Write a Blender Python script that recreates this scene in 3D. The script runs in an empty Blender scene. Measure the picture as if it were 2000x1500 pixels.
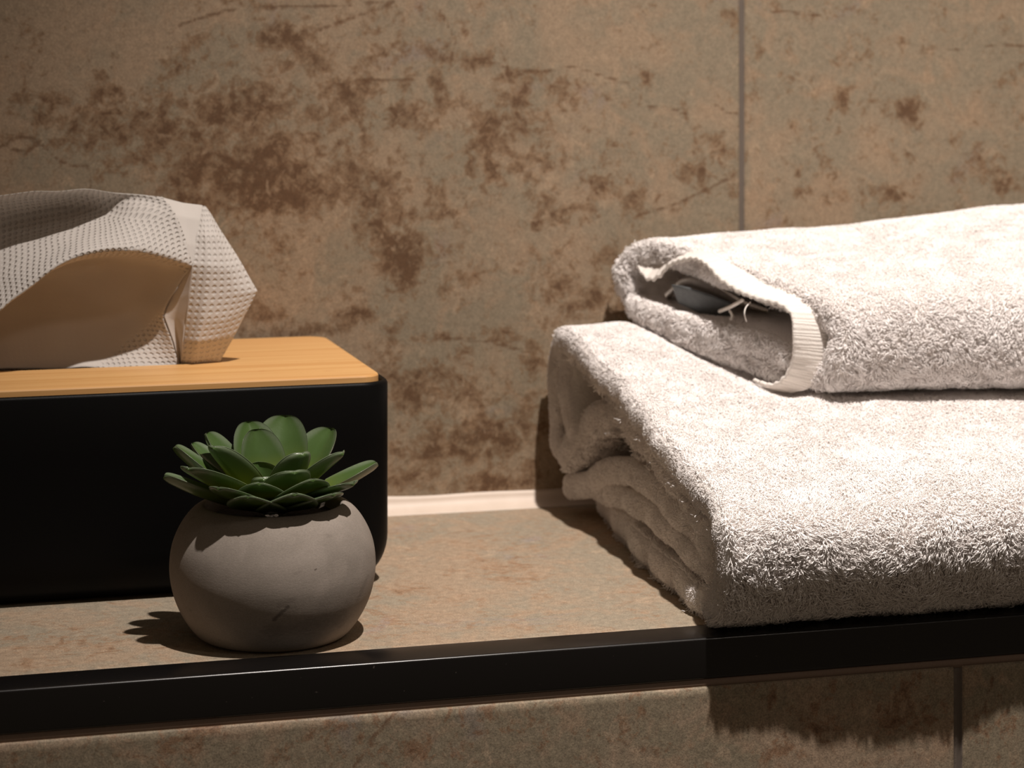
import bpy, bmesh, math, random
import numpy as np
from mathutils import Vector
random.seed(7); rng = np.random.default_rng(7)
S = bpy.context.scene; C = S.collection

# ------------------------------------------------------------------ camera
F_PX = 4514.0; PSI = math.radians(15.49); CAM_H = 0.236; HOR = 60.0
cp, sp = math.cos(PSI), math.sin(PSI)
cd = bpy.data.cameras.new('camera'); cam = bpy.data.objects.new('camera', cd); C.objects.link(cam)
cd.sensor_width = 36; cd.lens = F_PX * 36 / 2000
cam.location = (0, 0, CAM_H); cam.rotation_euler = (math.radians(90), 0, -PSI)
cd.shift_y = -(750 - HOR) / 2000; cd.clip_start = 0.02; cd.clip_end = 50
cd.dof.use_dof = True; cd.dof.focus_distance = 0.895; cd.dof.aperture_fstop = 15; cd.dof.aperture_blades = 7
S.camera = cam
# ------------------------------------------------------------------ world, lamps, exposure
w = bpy.data.worlds.new('room'); S.world = w; w.use_nodes = True
w.node_tree.nodes['Background'].inputs[0].default_value = (1.0, 0.76, 0.54, 1)
w.node_tree.nodes['Background'].inputs[1].default_value = 0.085
def spot(name, loc, target, power, col, size, radius, blend=0.6):
    l = bpy.data.lights.new(name, 'SPOT'); o = bpy.data.objects.new(name, l); C.objects.link(o)
    o.location = loc; d = Vector(target) - Vector(loc); o.rotation_euler = d.to_track_quat('-Z', 'Y').to_euler()
    l.energy = power; l.color = col; l.spot_size = math.radians(size); l.spot_blend = blend; l.shadow_soft_size = radius
    return o
spot('downlight', (0.345, 0.50, 1.22), (0.48, 0.95, 0.0), 103, (1.0, 0.91, 0.84), 56, 0.012, 1.0)
spot('fill_spot', (0.95, -0.6, 1.55), (0.55, 1.0, 0.1), 9, (1.0, 0.86, 0.74), 40, 0.10, 1.0)  # weak soft fill, added to brighten the wall from the front
S.view_settings.view_transform = 'Standard'; S.view_settings.look = 'None'
S.cycles.max_bounces = 16; S.cycles.diffuse_bounces = 12; S.cycles.transmission_bounces = 8
S.view_settings.gamma = 1; S.view_settings.exposure = -0.12

# ------------------------------------------------------------------ helpers
def at(px, py, Y):
    """point on the vertical plane at depth Y seen at photo pixel (px, py)"""
    r = (px - 1000) / F_PX
    zc = Y / (cp - r * sp)
    return np.array((zc * (r * cp + sp), Y, CAM_H - (py - HOR) * zc / F_PX))
def proj(P):
    xc = P[:, 0] * cp - P[:, 1] * sp; zc = P[:, 0] * sp + P[:, 1] * cp
    return 1000 + F_PX * xc / zc, HOR + F_PX * (CAM_H - P[:, 2]) / zc
def link(name, me, mat, parent=None, smooth=True):
    o = bpy.data.objects.new(name, me); C.objects.link(o)
    if mat: me.materials.append(mat)
    if parent: o.parent = parent
    if smooth: me.polygons.foreach_set('use_smooth', np.ones(len(me.polygons), bool))
    return o
def mesh_obj(name, V, Fs, mat, parent=None, smooth=True, tris=None):
    me = bpy.data.meshes.new(name)
    V = np.asarray(V, np.float32)
    if parent is not None: V = V - np.array(parent.location, np.float32)
    arrs = [a for a in (np.asarray(Fs, np.int32) if Fs is not None else None, np.asarray(tris, np.int32) if tris is not None else None) if a is not None and len(a)]
    me.vertices.add(len(V)); me.vertices.foreach_set('co', V.ravel())
    loops = np.concatenate([a.ravel() for a in arrs]); tot = np.concatenate([np.full(len(a), a.shape[1], np.int32) for a in arrs])
    st = np.concatenate([[0], np.cumsum(tot)[:-1]]).astype(np.int32)
    me.loops.add(len(loops)); me.loops.foreach_set('vertex_index', loops)
    me.polygons.add(len(tot)); me.polygons.foreach_set('loop_start', st); me.polygons.foreach_set('loop_total', tot)
    me.update(calc_edges=True)
    return link(name, me, mat, parent, smooth)
def empty(name, loc, label, cat, group=None):
    o = bpy.data.objects.new(name, None); C.objects.link(o); o.location = loc; o.empty_display_size = .02
    o['label'] = label; o['category'] = cat
    if group: o['group'] = group
    return o
def grid_faces(n, m, wrap=False):
    """n rows x m columns; wrap closes the column direction"""
    i = np.arange(n - 1)[:, None]; j = np.arange(m if wrap else m - 1)[None, :]
    j2 = (j + 1) % m
    return np.stack([i * m + j, i * m + j2, (i + 1) * m + j2, (i + 1) * m + j], -1).reshape(-1, 4)
def catmull(P, n):
    P = np.asarray(P, float); k = len(P)
    Q = np.vstack([2 * P[0] - P[1], P, 2 * P[-1] - P[-2]])
    t = np.linspace(0, k - 1, k * 24); i = np.minimum(t.astype(int), k - 2); f = (t - i)[:, None]
    a, b, c, d = Q[i], Q[i + 1], Q[i + 2], Q[i + 3]
    R = .5 * (2 * b + (c - a) * f + (2 * a - 5 * b + 4 * c - d) * f ** 2 + (3 * b - a - 3 * c + d) * f ** 3)
    s = np.concatenate([[0], np.cumsum(np.linalg.norm(np.diff(R, axis=0), axis=1))])
    u = np.linspace(0, s[-1], n)
    return np.stack([np.interp(u, s, R[:, j]) for j in range(R.shape[1])], 1)
# small value noise in numpy
_T = rng.random((64, 64, 64)).astype(np.float32)
def vnoise(P, scale):
    Q = np.asarray(P) * scale + 1000.0; i = np.floor(Q).astype(int); f = Q - i; f = f * f * (3 - 2 * f)
    r = 0
    for a in (0, 1):
        for b in (0, 1):
            for c in (0, 1):
                wgt = (f[:, 0] if a else 1 - f[:, 0]) * (f[:, 1] if b else 1 - f[:, 1]) * (f[:, 2] if c else 1 - f[:, 2])
                r = r + wgt * _T[(i[:, 0] + a) % 64, (i[:, 1] + b) % 64, (i[:, 2] + c) % 64]
    return r * 2 - 1

# ------------------------------------------------------------------ node helpers
class NT:
    def __init__(s, name):
        s.m = bpy.data.materials.new(name); s.m.use_nodes = True; s.t = s.m.node_tree
        s.b = s.t.nodes['Principled BSDF']; s.out = s.t.nodes['Material Output']
    def n(s, typ, **k):
        x = s.t.nodes.new(typ)
        for a, v in k.items():
            if a.startswith('_'): setattr(x, a[1:], v)
            else:
                i = x.inputs[int(a[1:])] if a[0] == 'i' and a[1:].isdigit() else x.inputs[a.replace('__', ' ')]
                if hasattr(v, 'is_output') and v.is_output: s.t.links.new(v, i)
                else: i.default_value = v
        return x
    def L(s, a, b): s.t.links.new(a, b)
    def math(s, op, a, b=0.0, clamp=False):
        x = s.n('ShaderNodeMath', _operation=op, _use_clamp=clamp, i0=a, i1=b); return x.outputs[0]
    def noise(s, vec, scale, detail=4, rough=.55, dist=0.0, lac=2.0):
        x = s.n('ShaderNodeTexNoise', Vector=vec, Scale=scale, Detail=detail, Roughness=rough, Distortion=dist, Lacunarity=lac); return x.outputs['Fac']
    def ramp(s, f, lo, hi):
        x = s.n('ShaderNodeMapRange', _clamp=True, _interpolation_type='SMOOTHSTEP', i0=f, i1=lo, i2=hi); return x.outputs[0]
    def mix(s, f, a, b, mode='MIX'):
        x = s.n('ShaderNodeMix', _data_type='RGBA', _blend_type=mode); 
        for k, v in ((0, f), (6, a), (7, b)):
            if hasattr(v, 'is_output') and v.is_output: s.L(v, x.inputs[k])
            else: x.inputs[k].default_value = v if k == 0 else (*v[:3], 1)
        return x.outputs[2]
    def bump(s, h, dist, strength=1.0, normal=None):
        x = s.n('ShaderNodeBump', Height=h, Distance=dist, Strength=strength)
        if normal: s.L(normal, x.inputs['Normal'])
        return x.outputs[0]
    def set(s, **k):
        for a, v in k.items():
            i = s.b.inputs[a.replace('__', ' ')]
            if hasattr(v, 'is_output') and v.is_output: s.L(v, i)
            else: i.default_value = v
def rgb(r, g, b):
    f = lambda c: (c / 255 / 12.92) if c <= 10 else (((c / 255) + .055) / 1.055) ** 2.4
    return (f(r), f(g), f(b))

def stone_material(name, seed, base, grey, brown, dark, has_fields=True, speck=1.0, stretch=(1, 1, 1)):
    k = NT(name)
    tc = k.n('ShaderNodeTexCoord').outputs['Object']
    off = k.n('ShaderNodeAttribute', _attribute_name='tile_id').outputs['Fac']
    cmb = k.n('ShaderNodeCombineXYZ', X=k.math('MULTIPLY', off, 3.7), Y=seed, Z=k.math('MULTIPLY', off, 1.9))
    v = k.n('ShaderNodeVectorMath', _operation='ADD', i0=tc, i1=cmb.outputs[0]).outputs[0]
    v = k.n('ShaderNodeVectorMath', _operation='MULTIPLY', i0=v, i1=stretch).outputs[0]
    patch = k.n('ShaderNodeAttribute', _attribute_name='patch').outputs['Fac']
    crack = k.n('ShaderNodeAttribute', _attribute_name='crack').outputs['Fac']
    n1 = k.noise(v, 22, 6, .62, .6); n2 = k.noise(v, 75, 8, .68, .9); n3 = k.noise(v, 300, 6, .7); n4 = k.noise(v, 11, 3, .5, .4)
    n5 = k.noise(v, 1500, 3, .7); n6 = k.noise(v, 60, 4, .6, 1.5)
    # tan ground drifting to olive grey, pinkish and mauve clouds
    n7 = k.noise(v, 38, 5, .6, .8); n8 = k.noise(k.n('ShaderNodeVectorMath', _operation='ADD', i0=v, i1=(7, 3, 5)).outputs[0], 55, 5, .6, .6)
    c = k.mix(k.ramp(k.math('ADD', k.math('MULTIPLY', n4, .5), k.math('MULTIPLY', n7, .5)), .42, .56), base, grey)
    c = k.mix(k.math('MULTIPLY', k.ramp(n8, .52, .66), .55), c, tuple(base[i] * (1.07, 1.0, .96)[i] for i in range(3)))
    c = k.mix(k.math('MULTIPLY', k.ramp(n1, .60, .72), .45), c, (grey[0] * .92, grey[1] * .93, grey[2] * 1.25))
    # rusty brown wear: drawn field broken up by noise
    s = k.math('ADD', k.math('MULTIPLY', patch, .78), k.math('MULTIPLY', k.math('SUBTRACT', n2, .5), 2.2))
    s = k.math('ADD', s, k.math('MULTIPLY', k.math('SUBTRACT', k.noise(v, 190, 6, .7, .5), .5), 2.2))
    s = k.math('ADD', s, k.math('MULTIPLY', k.math('SUBTRACT', n1, .5), 1.0))
    m1 = k.ramp(s, -.08, .30); m2 = k.ramp(s, .25, .70)
    c = k.mix(k.math('MULTIPLY', m1, .68), c, brown); c = k.mix(k.math('MULTIPLY', m2, .75), c, dark)
    # pale chips and flecks
    ch = k.ramp(n6, .60, .68); c = k.mix(k.math('MULTIPLY', ch, .45), c, tuple(x * 1.25 for x in base))
    # hairline cracks
    wob = k.math('MULTIPLY', k.math('SUBTRACT', k.noise(v, 160, 5, .7), .5), .0034)
    cr = k.ramp(k.math('ADD', crack, wob), .0013, .0003)
    c = k.mix(k.math('MULTIPLY', cr, .7), c, tuple(.7 * dark[i] + .3 * brown[i] for i in range(3)))
    # speckle
    sx = k.n('ShaderNodeMapRange', i0=n5, i1=.3, i2=.7, i3=1 - .26 * speck, i4=1 + .26 * speck).outputs[0]
    sy = k.n('ShaderNodeMapRange', i0=n3, i1=.3, i2=.7, i3=1 - .16 * speck, i4=1 + .16 * speck).outputs[0]
    cc = k.n('ShaderNodeCombineXYZ', X=k.math('MULTIPLY', sx, sy), Y=k.math('MULTIPLY', sx, sy), Z=k.math('MULTIPLY', sx, sy))
    c = k.mix(1.0, c, cc.outputs[0], 'MULTIPLY')
    # grout joints carry their own attribute
    g = k.n('ShaderNodeAttribute', _attribute_name='grout').outputs['Fac']
    gn = k.mix(k.ramp(n3, .3, .7), rgb(98, 88, 80), rgb(114, 104, 96))
    c = k.mix(k.ramp(g, .45, .55), c, gn)
    k.set(Base__Color=c, Roughness=.62, Normal=k.bump(k.math('ADD', n3, k.math('MULTIPLY', n5, .6)), .00025, .5))
    k.b.inputs['Specular IOR Level'].default_value = .3
    return k.m

# ------------------------------------------------------------------ tiled surfaces
def fields(P, blobs, cracks):
    patch = np.full(len(P), -.28)
    for (c, rx, ry, wgt) in blobs:
        d2 = ((P[:, 0] - c[0]) / rx) ** 2 + ((P[:, 1] - c[1]) / ry) ** 2
        patch = np.maximum(patch, -.28 + (wgt + .28) * np.exp(-d2 * .6))
    dist = np.full(len(P), .02)
    for ln in cracks:
        for a, b in zip(ln[:-1], ln[1:]):
            a, b = np.array(a), np.array(b); ab = b - a
            t = np.clip(((P - a) @ ab) / max(ab @ ab, 1e-12), 0, 1)
            dist = np.minimum(dist, np.linalg.norm(P - (a + t[:, None] * ab), axis=1))
    return patch, dist
def axis_vals(spans):
    out = []
    for a, b, st in spans: out += list(np.arange(a, b, st))
    out.append(spans[-1][1]); return np.array(sorted(set(np.round(out, 6))))
def tile_surface(name, us, vs, to3d, nrm, joints, blobs, cracks, mat, depth=.0014, thick=.012):
    """grid in (u, v); joints are (u0, u1) grooves. nrm points out of the face; a back sheet closes it to real thickness"""
    for a, b in joints: us = np.concatenate([us, [a - .0004, a + .0003, b - .0003, b + .0004]])
    us = np.array(sorted(set(np.round(us, 6)))); n, m = len(vs), len(us)
    U, V = np.meshgrid(us, vs); uv = np.stack([U.ravel(), V.ravel()], 1)
    g = np.zeros(len(uv)); tid = np.zeros(len(uv))
    for a, b in joints:
        g[(uv[:, 0] > a) & (uv[:, 0] < b)] = 1; tid += uv[:, 0] > (a + b) / 2
    P = to3d(uv) - np.outer(g * depth, nrm)
    F = grid_faces(n, m)
    # rim and back
    rim = np.concatenate([np.arange(m), np.arange(1, n) * m + m - 1, (n - 1) * m + np.arange(m - 2, -1, -1), np.arange(n - 2, 0, -1) * m])
    B = P[rim] - np.array(nrm) * thick; o = len(P); r = len(rim); i = np.arange(r)
    side = np.stack([rim[i], o + i, o + (i + 1) % r, rim[(i + 1) % r]], 1)
    P = np.vstack([P, B])
    ob = mesh_obj(name, P, np.vstack([F, side]), mat, smooth=False)
    patch, dist = fields(uv, blobs, cracks)
    for nm, arr in (('patch', patch), ('crack', dist), ('grout', g), ('tile_id', tid)):
        full = np.concatenate([arr, arr[rim]]).astype(np.float32)
        at_ = ob.data.attributes.new(nm, 'FLOAT', 'POINT'); at_.data.foreach_set('value', full)
    ob['kind'] = 'structure'
    return ob
YW = 1.107; YF = 0.844; YT = 0.8635
def wl(px, py):
    p = at(px, py, YW); return (p[0], p[2])
def wr(d): return d * 1.15 / F_PX
wall_blobs = [(wl(a, b), wr(c), wr(d), e) for a, b, c, d, e in [
    (560, 75, 55, 26, .75), (700, 180, 70, 50, .45), (690, 330, 60, 50, .45), (430, 300, 120, 80, .5), (1060, 420, 60, 30, .4), (1130, 590, 60, 30, .5), (1210, 520, 40, 30, .4), (900, 540, 50, 20, .15), (345, 130, 32, 24, .6), (375, 90, 18, 12, .5), (210, 180, 60, 14, .55), (100, 195, 60, 14, .5), (250, 245, 130, 50, .6),
    (470, 210, 90, 45, .7), (500, 330, 100, 62, .95), (540, 385, 90, 32, .8), (340, 290, 110, 50, .55), (640, 240, 90, 60, .4), (400, 400, 60, 30, .4), (620, 120, 60, 30, .4),
    (780, 230, 40, 30, .4), (850, 140, 18, 36, .55), (935, 115, 32, 22, .65), (1010, 145, 60, 14, .45), (950, 280, 34, 70, .7), (900, 200, 60, 14, .4), (860, 380, 30, 30, .4),
    (740, 420, 60, 60, .6), (780, 490, 45, 46, .8), (795, 540, 18, 26, .9), (560, 480, 40, 30, .2), (650, 580, 60, 30, .1), (525, 615, 30, 18, .8), (690, 615, 38, 16, .8), (640, 640, 60, 12, .5), (560, 650, 40, 16, .6),
    (1010, 230, 50, 45, .35), (1030, 320, 60, 30, .35), (1190, 360, 40, 30, .4), (1230, 390, 20, 30, .5), (1390, 285, 36, 26, .5), (1360, 340, 34, 26, .45), (1430, 350, 18, 30, .3), (1090, 560, 40, 50, .5), (1150, 520, 60, 22, .35), (1200, 590, 60, 30, .4),
    (1040, 570, 16, 30, .3), (820, 750, 80, 40, .65), (770, 700, 30, 50, .3), (900, 760, 80, 36, .55), (990, 660, 26, 26, .55), (1040, 740, 18, 60, .5), (870, 870, 110, 40, .6), (960, 850, 80, 40, .6), (820, 930, 60, 26, .5), (950, 945, 60, 24, .6), (1030, 930, 40, 30, .35), (1035, 840, 30, 50, .3), (850, 660, 120, 8, .35),
    (1645, 195, 14, 20, .75), (1770, 215, 34, 22, .65), (1620, 225, 10, 12, .5), (1762, 85, 22, 13, .6), (1585, 32, 18, 16, .45), (1565, 378, 16, 12, .6), (1640, 378, 26, 16, .4), (1745, 385, 30, 14, .55), (1960, 360, 18, 26, .4), (1920, 330, 40, 30, .25), (1850, 285, 30, 20, .2), (1690, 95, 20, 12, .2), (1510, 20, 20, 10, .3), (1480, 90, 10, 16, .35), (1950, 160, 40, 20, .15), (1262, 155, 10, 14, .6)]]
wall_cracks = [[wl(*p) for p in ln] for ln in [
    [(0, 285), (35, 268), (70, 272), (110, 310), (140, 325), (172, 322), (176, 372)], [(10, 285), (50, 300), (75, 280)], [(350, 50), (400, 32), (470, 15), (600, 14), (770, 4)],
    [(620, 60), (700, 30), (760, 10)], [(920, 110), (1000, 135), (1060, 140), (1120, 130), (1190, 152), (1235, 165)], [(1262, 210), (1310, 210), (1345, 226)], [(1398, 205), (1415, 218), (1440, 220)],
    [(640, 170), (700, 158), (810, 156)], [(1505, 22), (1570, 26), (1600, 32)], [(1800, 92), (1870, 96)], [(1920, 92), (1950, 86), (2010, 92)], [(860, 20), (890, 80), (880, 120)], [(850, 658), (960, 668), (1040, 690)],
    [(1250, 420), (1330, 395), (1440, 340)]]]
m_wall = stone_material('worn_stone_tile', 0.0, rgb(147, 127, 105), rgb(134, 121, 102), rgb(116, 89, 64), rgb(84, 58, 38))
us = axis_vals([(-.9, -.1, .02), (-.1, .72, .002), (.72, 1.7, .02)]); vs = axis_vals([(-.02, .30, .002), (.30, 1.25, .02)])
tile_surface('wall_back', us, vs, lambda q: np.stack([q[:, 0], np.full(len(q), YW), q[:, 1]], 1), np.array((0, -1, 0)), [(.4275, .4302), (-.171, -.1683), (1.026, 1.0287)], wall_blobs, wall_cracks, m_wall)
def fl(px, py):
    zc = F_PX * CAM_H / (py - HOR); xc = (px - 1000) / F_PX * zc
    return (xc * cp + zc * sp, -xc * sp + zc * cp)
m_ledge = stone_material('ledge_stone_tile', 5.0, rgb(163, 142, 120), rgb(152, 140, 122), rgb(152, 122, 96), rgb(116, 83, 57), speck=1.4)
us = axis_vals([(-.9, -.1, .02), (-.1, .72, .003), (.72, 1.7, .02)]); vs = axis_vals([(YT, YW + .0, .003)])
lb = [(fl(a, b), .012 * c, .008 * c, e) for a, b, c, e in [(180, 1250, 1.5, .2), (960, 1110, 1.5, .2), (800, 1150, 1.4, .15), (1010, 1130, .8, .45), (860, 1060, 2, .0), (60, 1290, 1, .2)]]
lc = [[fl(*p) for p in ln] for ln in [[(65, 1280), (180, 1277), (250, 1268), (350, 1264)], [(85, 1268), (115, 1260), (125, 1243)], [(125, 1243), (160, 1232)]]]
tile_surface('wall_ledge', us, vs, lambda q: np.stack([q[:, 0], q[:, 1], np.zeros(len(q))], 1), np.array((0, 0, 1)), [], lb, lc, m_ledge)
YA = 0.8436
m_apron = stone_material('apron_stone_tile', 9.0, rgb(150, 130, 110), rgb(134, 122, 103), rgb(126, 94, 70), rgb(88, 60, 42), speck=1.35)
def al(px, py):
    p = at(px, py, YA); return (p[0], p[2])
ab_ = [(al(a, b), .006 * c, .005 * c, e) for a, b, c, e in [(1610, 1400, 1.5, .35), (1760, 1390, 2, .3), (1540, 1480, 1.2, .4), (1200, 1440, 1.5, .1), (400, 1420, 1.4, .3), (810, 1470, 1, .35), (1940, 1410, 1.4, .35), (1500, 1360, 1, .2), (40, 1480, 2, .0)]]
ac_ = [[al(*p) for p in ln] for ln in [[(785, 1380), (755, 1412), (722, 1450), (690, 1505)], [(1940, 1320), (1930, 1360), (1920, 1400)], [(660, 1470), (640, 1500)]]]
us = axis_vals([(-.9, -.1, .02), (-.1, .72, .003), (.72, 1.7, .02)]); vs = axis_vals([(-.70, -.10, .02), (-.10, -.0195, .003), (-.0193, -.0186, .0007)])
tile_surface('wall_front', us, vs, lambda q: np.stack([q[:, 0], YA + np.where(q[:, 1] > -.0188, .0007, 0), q[:, 1]], 1), np.array((0, -1, 0)), [(.4175, .4212), (-.183, -.1793), (1.018, 1.0217)], ab_, ac_, m_apron)

def box_mesh(name, lo, hi, mat, bevel=0, seg=3, parent=None):
    bm = bmesh.new(); bmesh.ops.create_cube(bm, size=1)
    off = Vector(parent.location) if parent else Vector((0, 0, 0))
    for v in bm.verts: v.co = Vector([lo[i] + (v.co[i] + .5) * (hi[i] - lo[i]) for i in range(3)]) - off
    if bevel: bmesh.ops.bevel(bm, geom=bm.edges[:], offset=bevel, segments=seg, profile=.5, affect='EDGES')
    me = bpy.data.meshes.new(name); bm.to_mesh(me); bm.free()
    return link(name, me, mat, parent)
k = NT('black_anodised_metal')
n = k.noise(k.n('ShaderNodeTexCoord').outputs['Object'], 900, 3); dust = k.ramp(k.noise(k.n('ShaderNodeTexCoord').outputs['Object'], 420, 2, .6), .74, .78)
k.set(Base__Color=k.mix(k.math('MULTIPLY', dust, .5), (.006, .0052, .005), (.12, .10, .09)), Roughness=k.n('ShaderNodeMapRange', i0=n, i1=.3, i2=.7, i3=.25, i4=.27).outputs[0])
m_metal = k.m
t = box_mesh('trim_1', (-.9, YF, -.0157), (1.7, YT, .0004), m_metal, .0011, 4); t['kind'] = 'structure'
t['label'] = 'black metal edge profile along the front of the tiled ledge'
k = NT('brown_grout'); n = k.noise(k.n('ShaderNodeTexCoord').outputs['Object'], 1200, 3)
k.set(Base__Color=k.mix(n, rgb(118, 100, 88), rgb(134, 114, 100)), Roughness=.9); m_grout = k.m
t = box_mesh('trim_2', (-.9, YA + .0012, -.0192), (1.7, YT, -.0157), m_grout); t['kind'] = 'structure'
# sealant fillet where ledge meets wall
k = NT('pale_sealant'); n = k.noise(k.n('ShaderNodeTexCoord').outputs['Object'], 90, 4)
k.set(Base__Color=k.mix(n, rgb(205, 188, 172), rgb(222, 206, 192)), Roughness=.5); m_seal = k.m
xs = np.arange(-.9, 1.701, .01); V = []
for x in xs:
    h = .0076 + .0006 * math.sin(x * 37) + .0004 * math.sin(x * 91); d = .0080 + .0008 * math.sin(x * 23 + 1)
    for a in np.linspace(0, math.pi / 2, 7): V.append((x, YW - d * (1 - math.sin(a)) , h * (1 - math.cos(a)) + .0002))
    V.append((x, YW + .002, h)); V.append((x, YW + .002, -.001)); V.append((x, YW - d, -.001))
t = mesh_obj('trim_3', V, grid_faces(len(xs), 10, True), m_seal); t['kind'] = 'structure'

# ------------------------------------------------------------------ tissue box
BX0, BX1, BY0, BY1, BH = -.048, .2137, .960, 1.100, .0868
tb = empty('tissue_box', (.083, 1.03, 0), 'matte black tissue box with a pale bamboo lid behind the potted succulent', 'tissue box')
k = NT('matte_black_plastic'); n = k.noise(k.n('ShaderNodeTexCoord').outputs['Object'], 1500, 3)
dust = k.ramp(k.noise(k.n('ShaderNodeTexCoord').outputs['Object'], 260, 3, .7), .76, .80)
k.set(Base__Color=k.mix(k.math('MULTIPLY', dust, .35), (.004, .0038, .0037), (.07, .06, .05)), Roughness=.42, Normal=k.bump(n, .0001, .3))
k.b.inputs['Specular IOR Level'].default_value = .08
m_black = k.m
def rrect(cx, cy, hx, hy, r, seg=8):
    P = []
    for (sx, sy, a0) in ((1, 1, 0), (-1, 1, 90), (-1, -1, 180), (1, -1, 270)):
        for i in range(seg + 1):
            a = math.radians(a0 + 90 * i / seg); P.append((cx + sx * (hx - r) + r * math.cos(a), cy + sy * (hy - r) + r * math.sin(a)))
    return P
def loft(rings, cap0=True, cap1=True):
    """rings: equal-length lists of 3D points -> verts, quads + cap fans (as quads/tris lists)"""
    n, m = len(rings), len(rings[0]); V = [p for r in rings for p in r]; F = [tuple(f) for f in grid_faces(n, m, True)]
    bm = bmesh.new(); vs = [bm.verts.new(p) for p in V]
    for f in F: bm.faces.new([vs[i] for i in f])
    if cap0: bm.faces.new([vs[i] for i in range(m)][::-1])
    if cap1: bm.faces.new([vs[(n - 1) * m + i] for i in range(m)])
    bmesh.ops.recalc_face_normals(bm, faces=bm.faces[:])
    return bm
def bm_obj(name, bm, mat, parent=None, smooth=True):
    if parent:
        bmesh.ops.translate(bm, verts=bm.verts[:], vec=-Vector(parent.location))
    me = bpy.data.meshes.new(name); bm.to_mesh(me); bm.free(); return link(name, me, mat, parent, smooth)
bcx, bcy, bhx, bhy = (BX0 + BX1) / 2, (BY0 + BY1) / 2, (BX1 - BX0) / 2, (BY1 - BY0) / 2
rings = []
R = .021; RC = .0125
for i in range(13):
    a = math.pi / 2 * i / 12; ins = R * .72 * (1 - math.sin(a)); z = R * (1 - math.cos(a))
    rings.append([(x, y, z) for x, y in rrect(bcx, bcy, bhx - ins, bhy - ins, max(.004, RC - ins * .3))])
for z in (.04, .06, BH - .0015): rings.append([(x, y, z) for x, y in rrect(bcx, bcy, bhx, bhy, RC)])
rings.append([(x, y, BH - .0004) for x, y in rrect(bcx, bcy, bhx - .0005, bhy - .0005, RC)])
rings.append([(x, y, BH) for x, y in rrect(bcx, bcy, bhx - .0013, bhy - .0013, RC)])
rings.append([(x, y, BH - .0012) for x, y in rrect(bcx, bcy, bhx - .0023, bhy - .0023, RC - .001)])
rings.append([(x, y, BH - .010) for x, y in rrect(bcx, bcy, bhx - .0028, bhy - .0028, RC - .001)])
bm_obj('body', loft(rings), m_black, tb)
# bamboo lid with a long slot
k = NT('bamboo'); tc = k.n('ShaderNodeTexCoord').outputs['Object']
sv = k.n('ShaderNodeVectorMath', _operation='MULTIPLY', i0=tc, i1=(3, 160, 60)).outputs[0]
g1 = k.noise(sv, 1.6, 6, .6, .4); sv2 = k.n('ShaderNodeVectorMath', _operation='MULTIPLY', i0=tc, i1=(1.2, 52, 10)).outputs[0]
g2 = k.n('ShaderNodeTexWhiteNoise', _noise_dimensions='1D', W=k.math('FLOOR', k.math('MULTIPLY', k.n('ShaderNodeSeparateXYZ', Vector=tc).outputs[1], 55.0))).outputs[0]
kn = k.ramp(k.noise(k.n('ShaderNodeVectorMath', _operation='MULTIPLY', i0=tc, i1=(60, 150, 50)).outputs[0], 1.0, 2, .5), .68, .82)
c = k.mix(k.ramp(g1, .3, .7), rgb(206, 154, 94), rgb(224, 178, 118)); c = k.mix(k.math('MULTIPLY', g2, .35), c, rgb(206, 150, 92)); c = k.mix(k.math('MULTIPLY', kn, .6), c, rgb(176, 116, 62))
k.set(Base__Color=c, Roughness=.45, Normal=k.bump(g1, .0002, .4)); m_bamboo = k.m
def ring_lid(z, ins, slot_ins): # outer and inner loops with matching counts
    o = rrect(bcx, bcy, bhx - .0040 - ins, bhy - .0040 - ins, .0085, 10)
    i = rrect(bcx, 1.030, .066 - slot_ins, .0110 - slot_ins, .0108 - slot_ins, 10)
    return [(x, y, z) for x, y in o], [(x, y, z) for x, y in i]
zt = .0893; zb = .0835
seq = [ring_lid(zb, 0, 0), ring_lid(zt - .0008, 0, 0), ring_lid(zt - .0002, .0003, -.0003), ring_lid(zt, .0010, -.0010)]
loops = [s[0] for s in seq] + [s[1] for s in seq[::-1]]
bm = loft(loops + [loops[0]], False, False); bmesh.ops.remove_doubles(bm, verts=bm.verts[:], dist=1e-6); bmesh.ops.recalc_face_normals(bm, faces=bm.faces[:])
lid = bm_obj('lid', bm, m_bamboo, tb, smooth=False); lid['label'] = 'pale bamboo lid with a long slot'

# ------------------------------------------------------------------ tissue
k = NT('embossed_tissue'); uv = k.n('ShaderNodeUVMap').outputs[0]; sep = k.n('ShaderNodeSeparateXYZ', Vector=uv)
U, V_ = sep.outputs[0], sep.outputs[1]
sa = k.math('SINE', k.math('MULTIPLY', k.math('ADD', U, V_), 2 * math.pi / .0056)); sb = k.math('SINE', k.math('MULTIPLY', k.math('SUBTRACT', U, V_), 2 * math.pi / .0056))
dots = k.ramp(k.math('MULTIPLY', sa, sb), .0, 1.0)
tn = k.noise(k.n('ShaderNodeTexCoord').outputs['Object'], 1800, 3)
amp = k.n('ShaderNodeAttribute', _attribute_name='emboss').outputs['Fac']
h = k.math('ADD', k.math('MULTIPLY', k.math('MULTIPLY', dots, -1.0), amp), k.math('MULTIPLY', tn, .10))
nb = k.bump(h, .0009, .85)
k.set(Base__Color=(.70, .655, .615, 1), Roughness=.9, Normal=nb); k.b.inputs['Specular IOR Level'].default_value = .1
tr = k.n('ShaderNodeBsdfTranslucent', Color=(.85, .78, .70, 1), Normal=nb); mx = k.n('ShaderNodeMixShader', i0=.24, i1=k.b.outputs[0], i2=tr.outputs[0]); k.L(mx.outputs[0], k.out.inputs[0])
m_tissue = k.m
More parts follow.
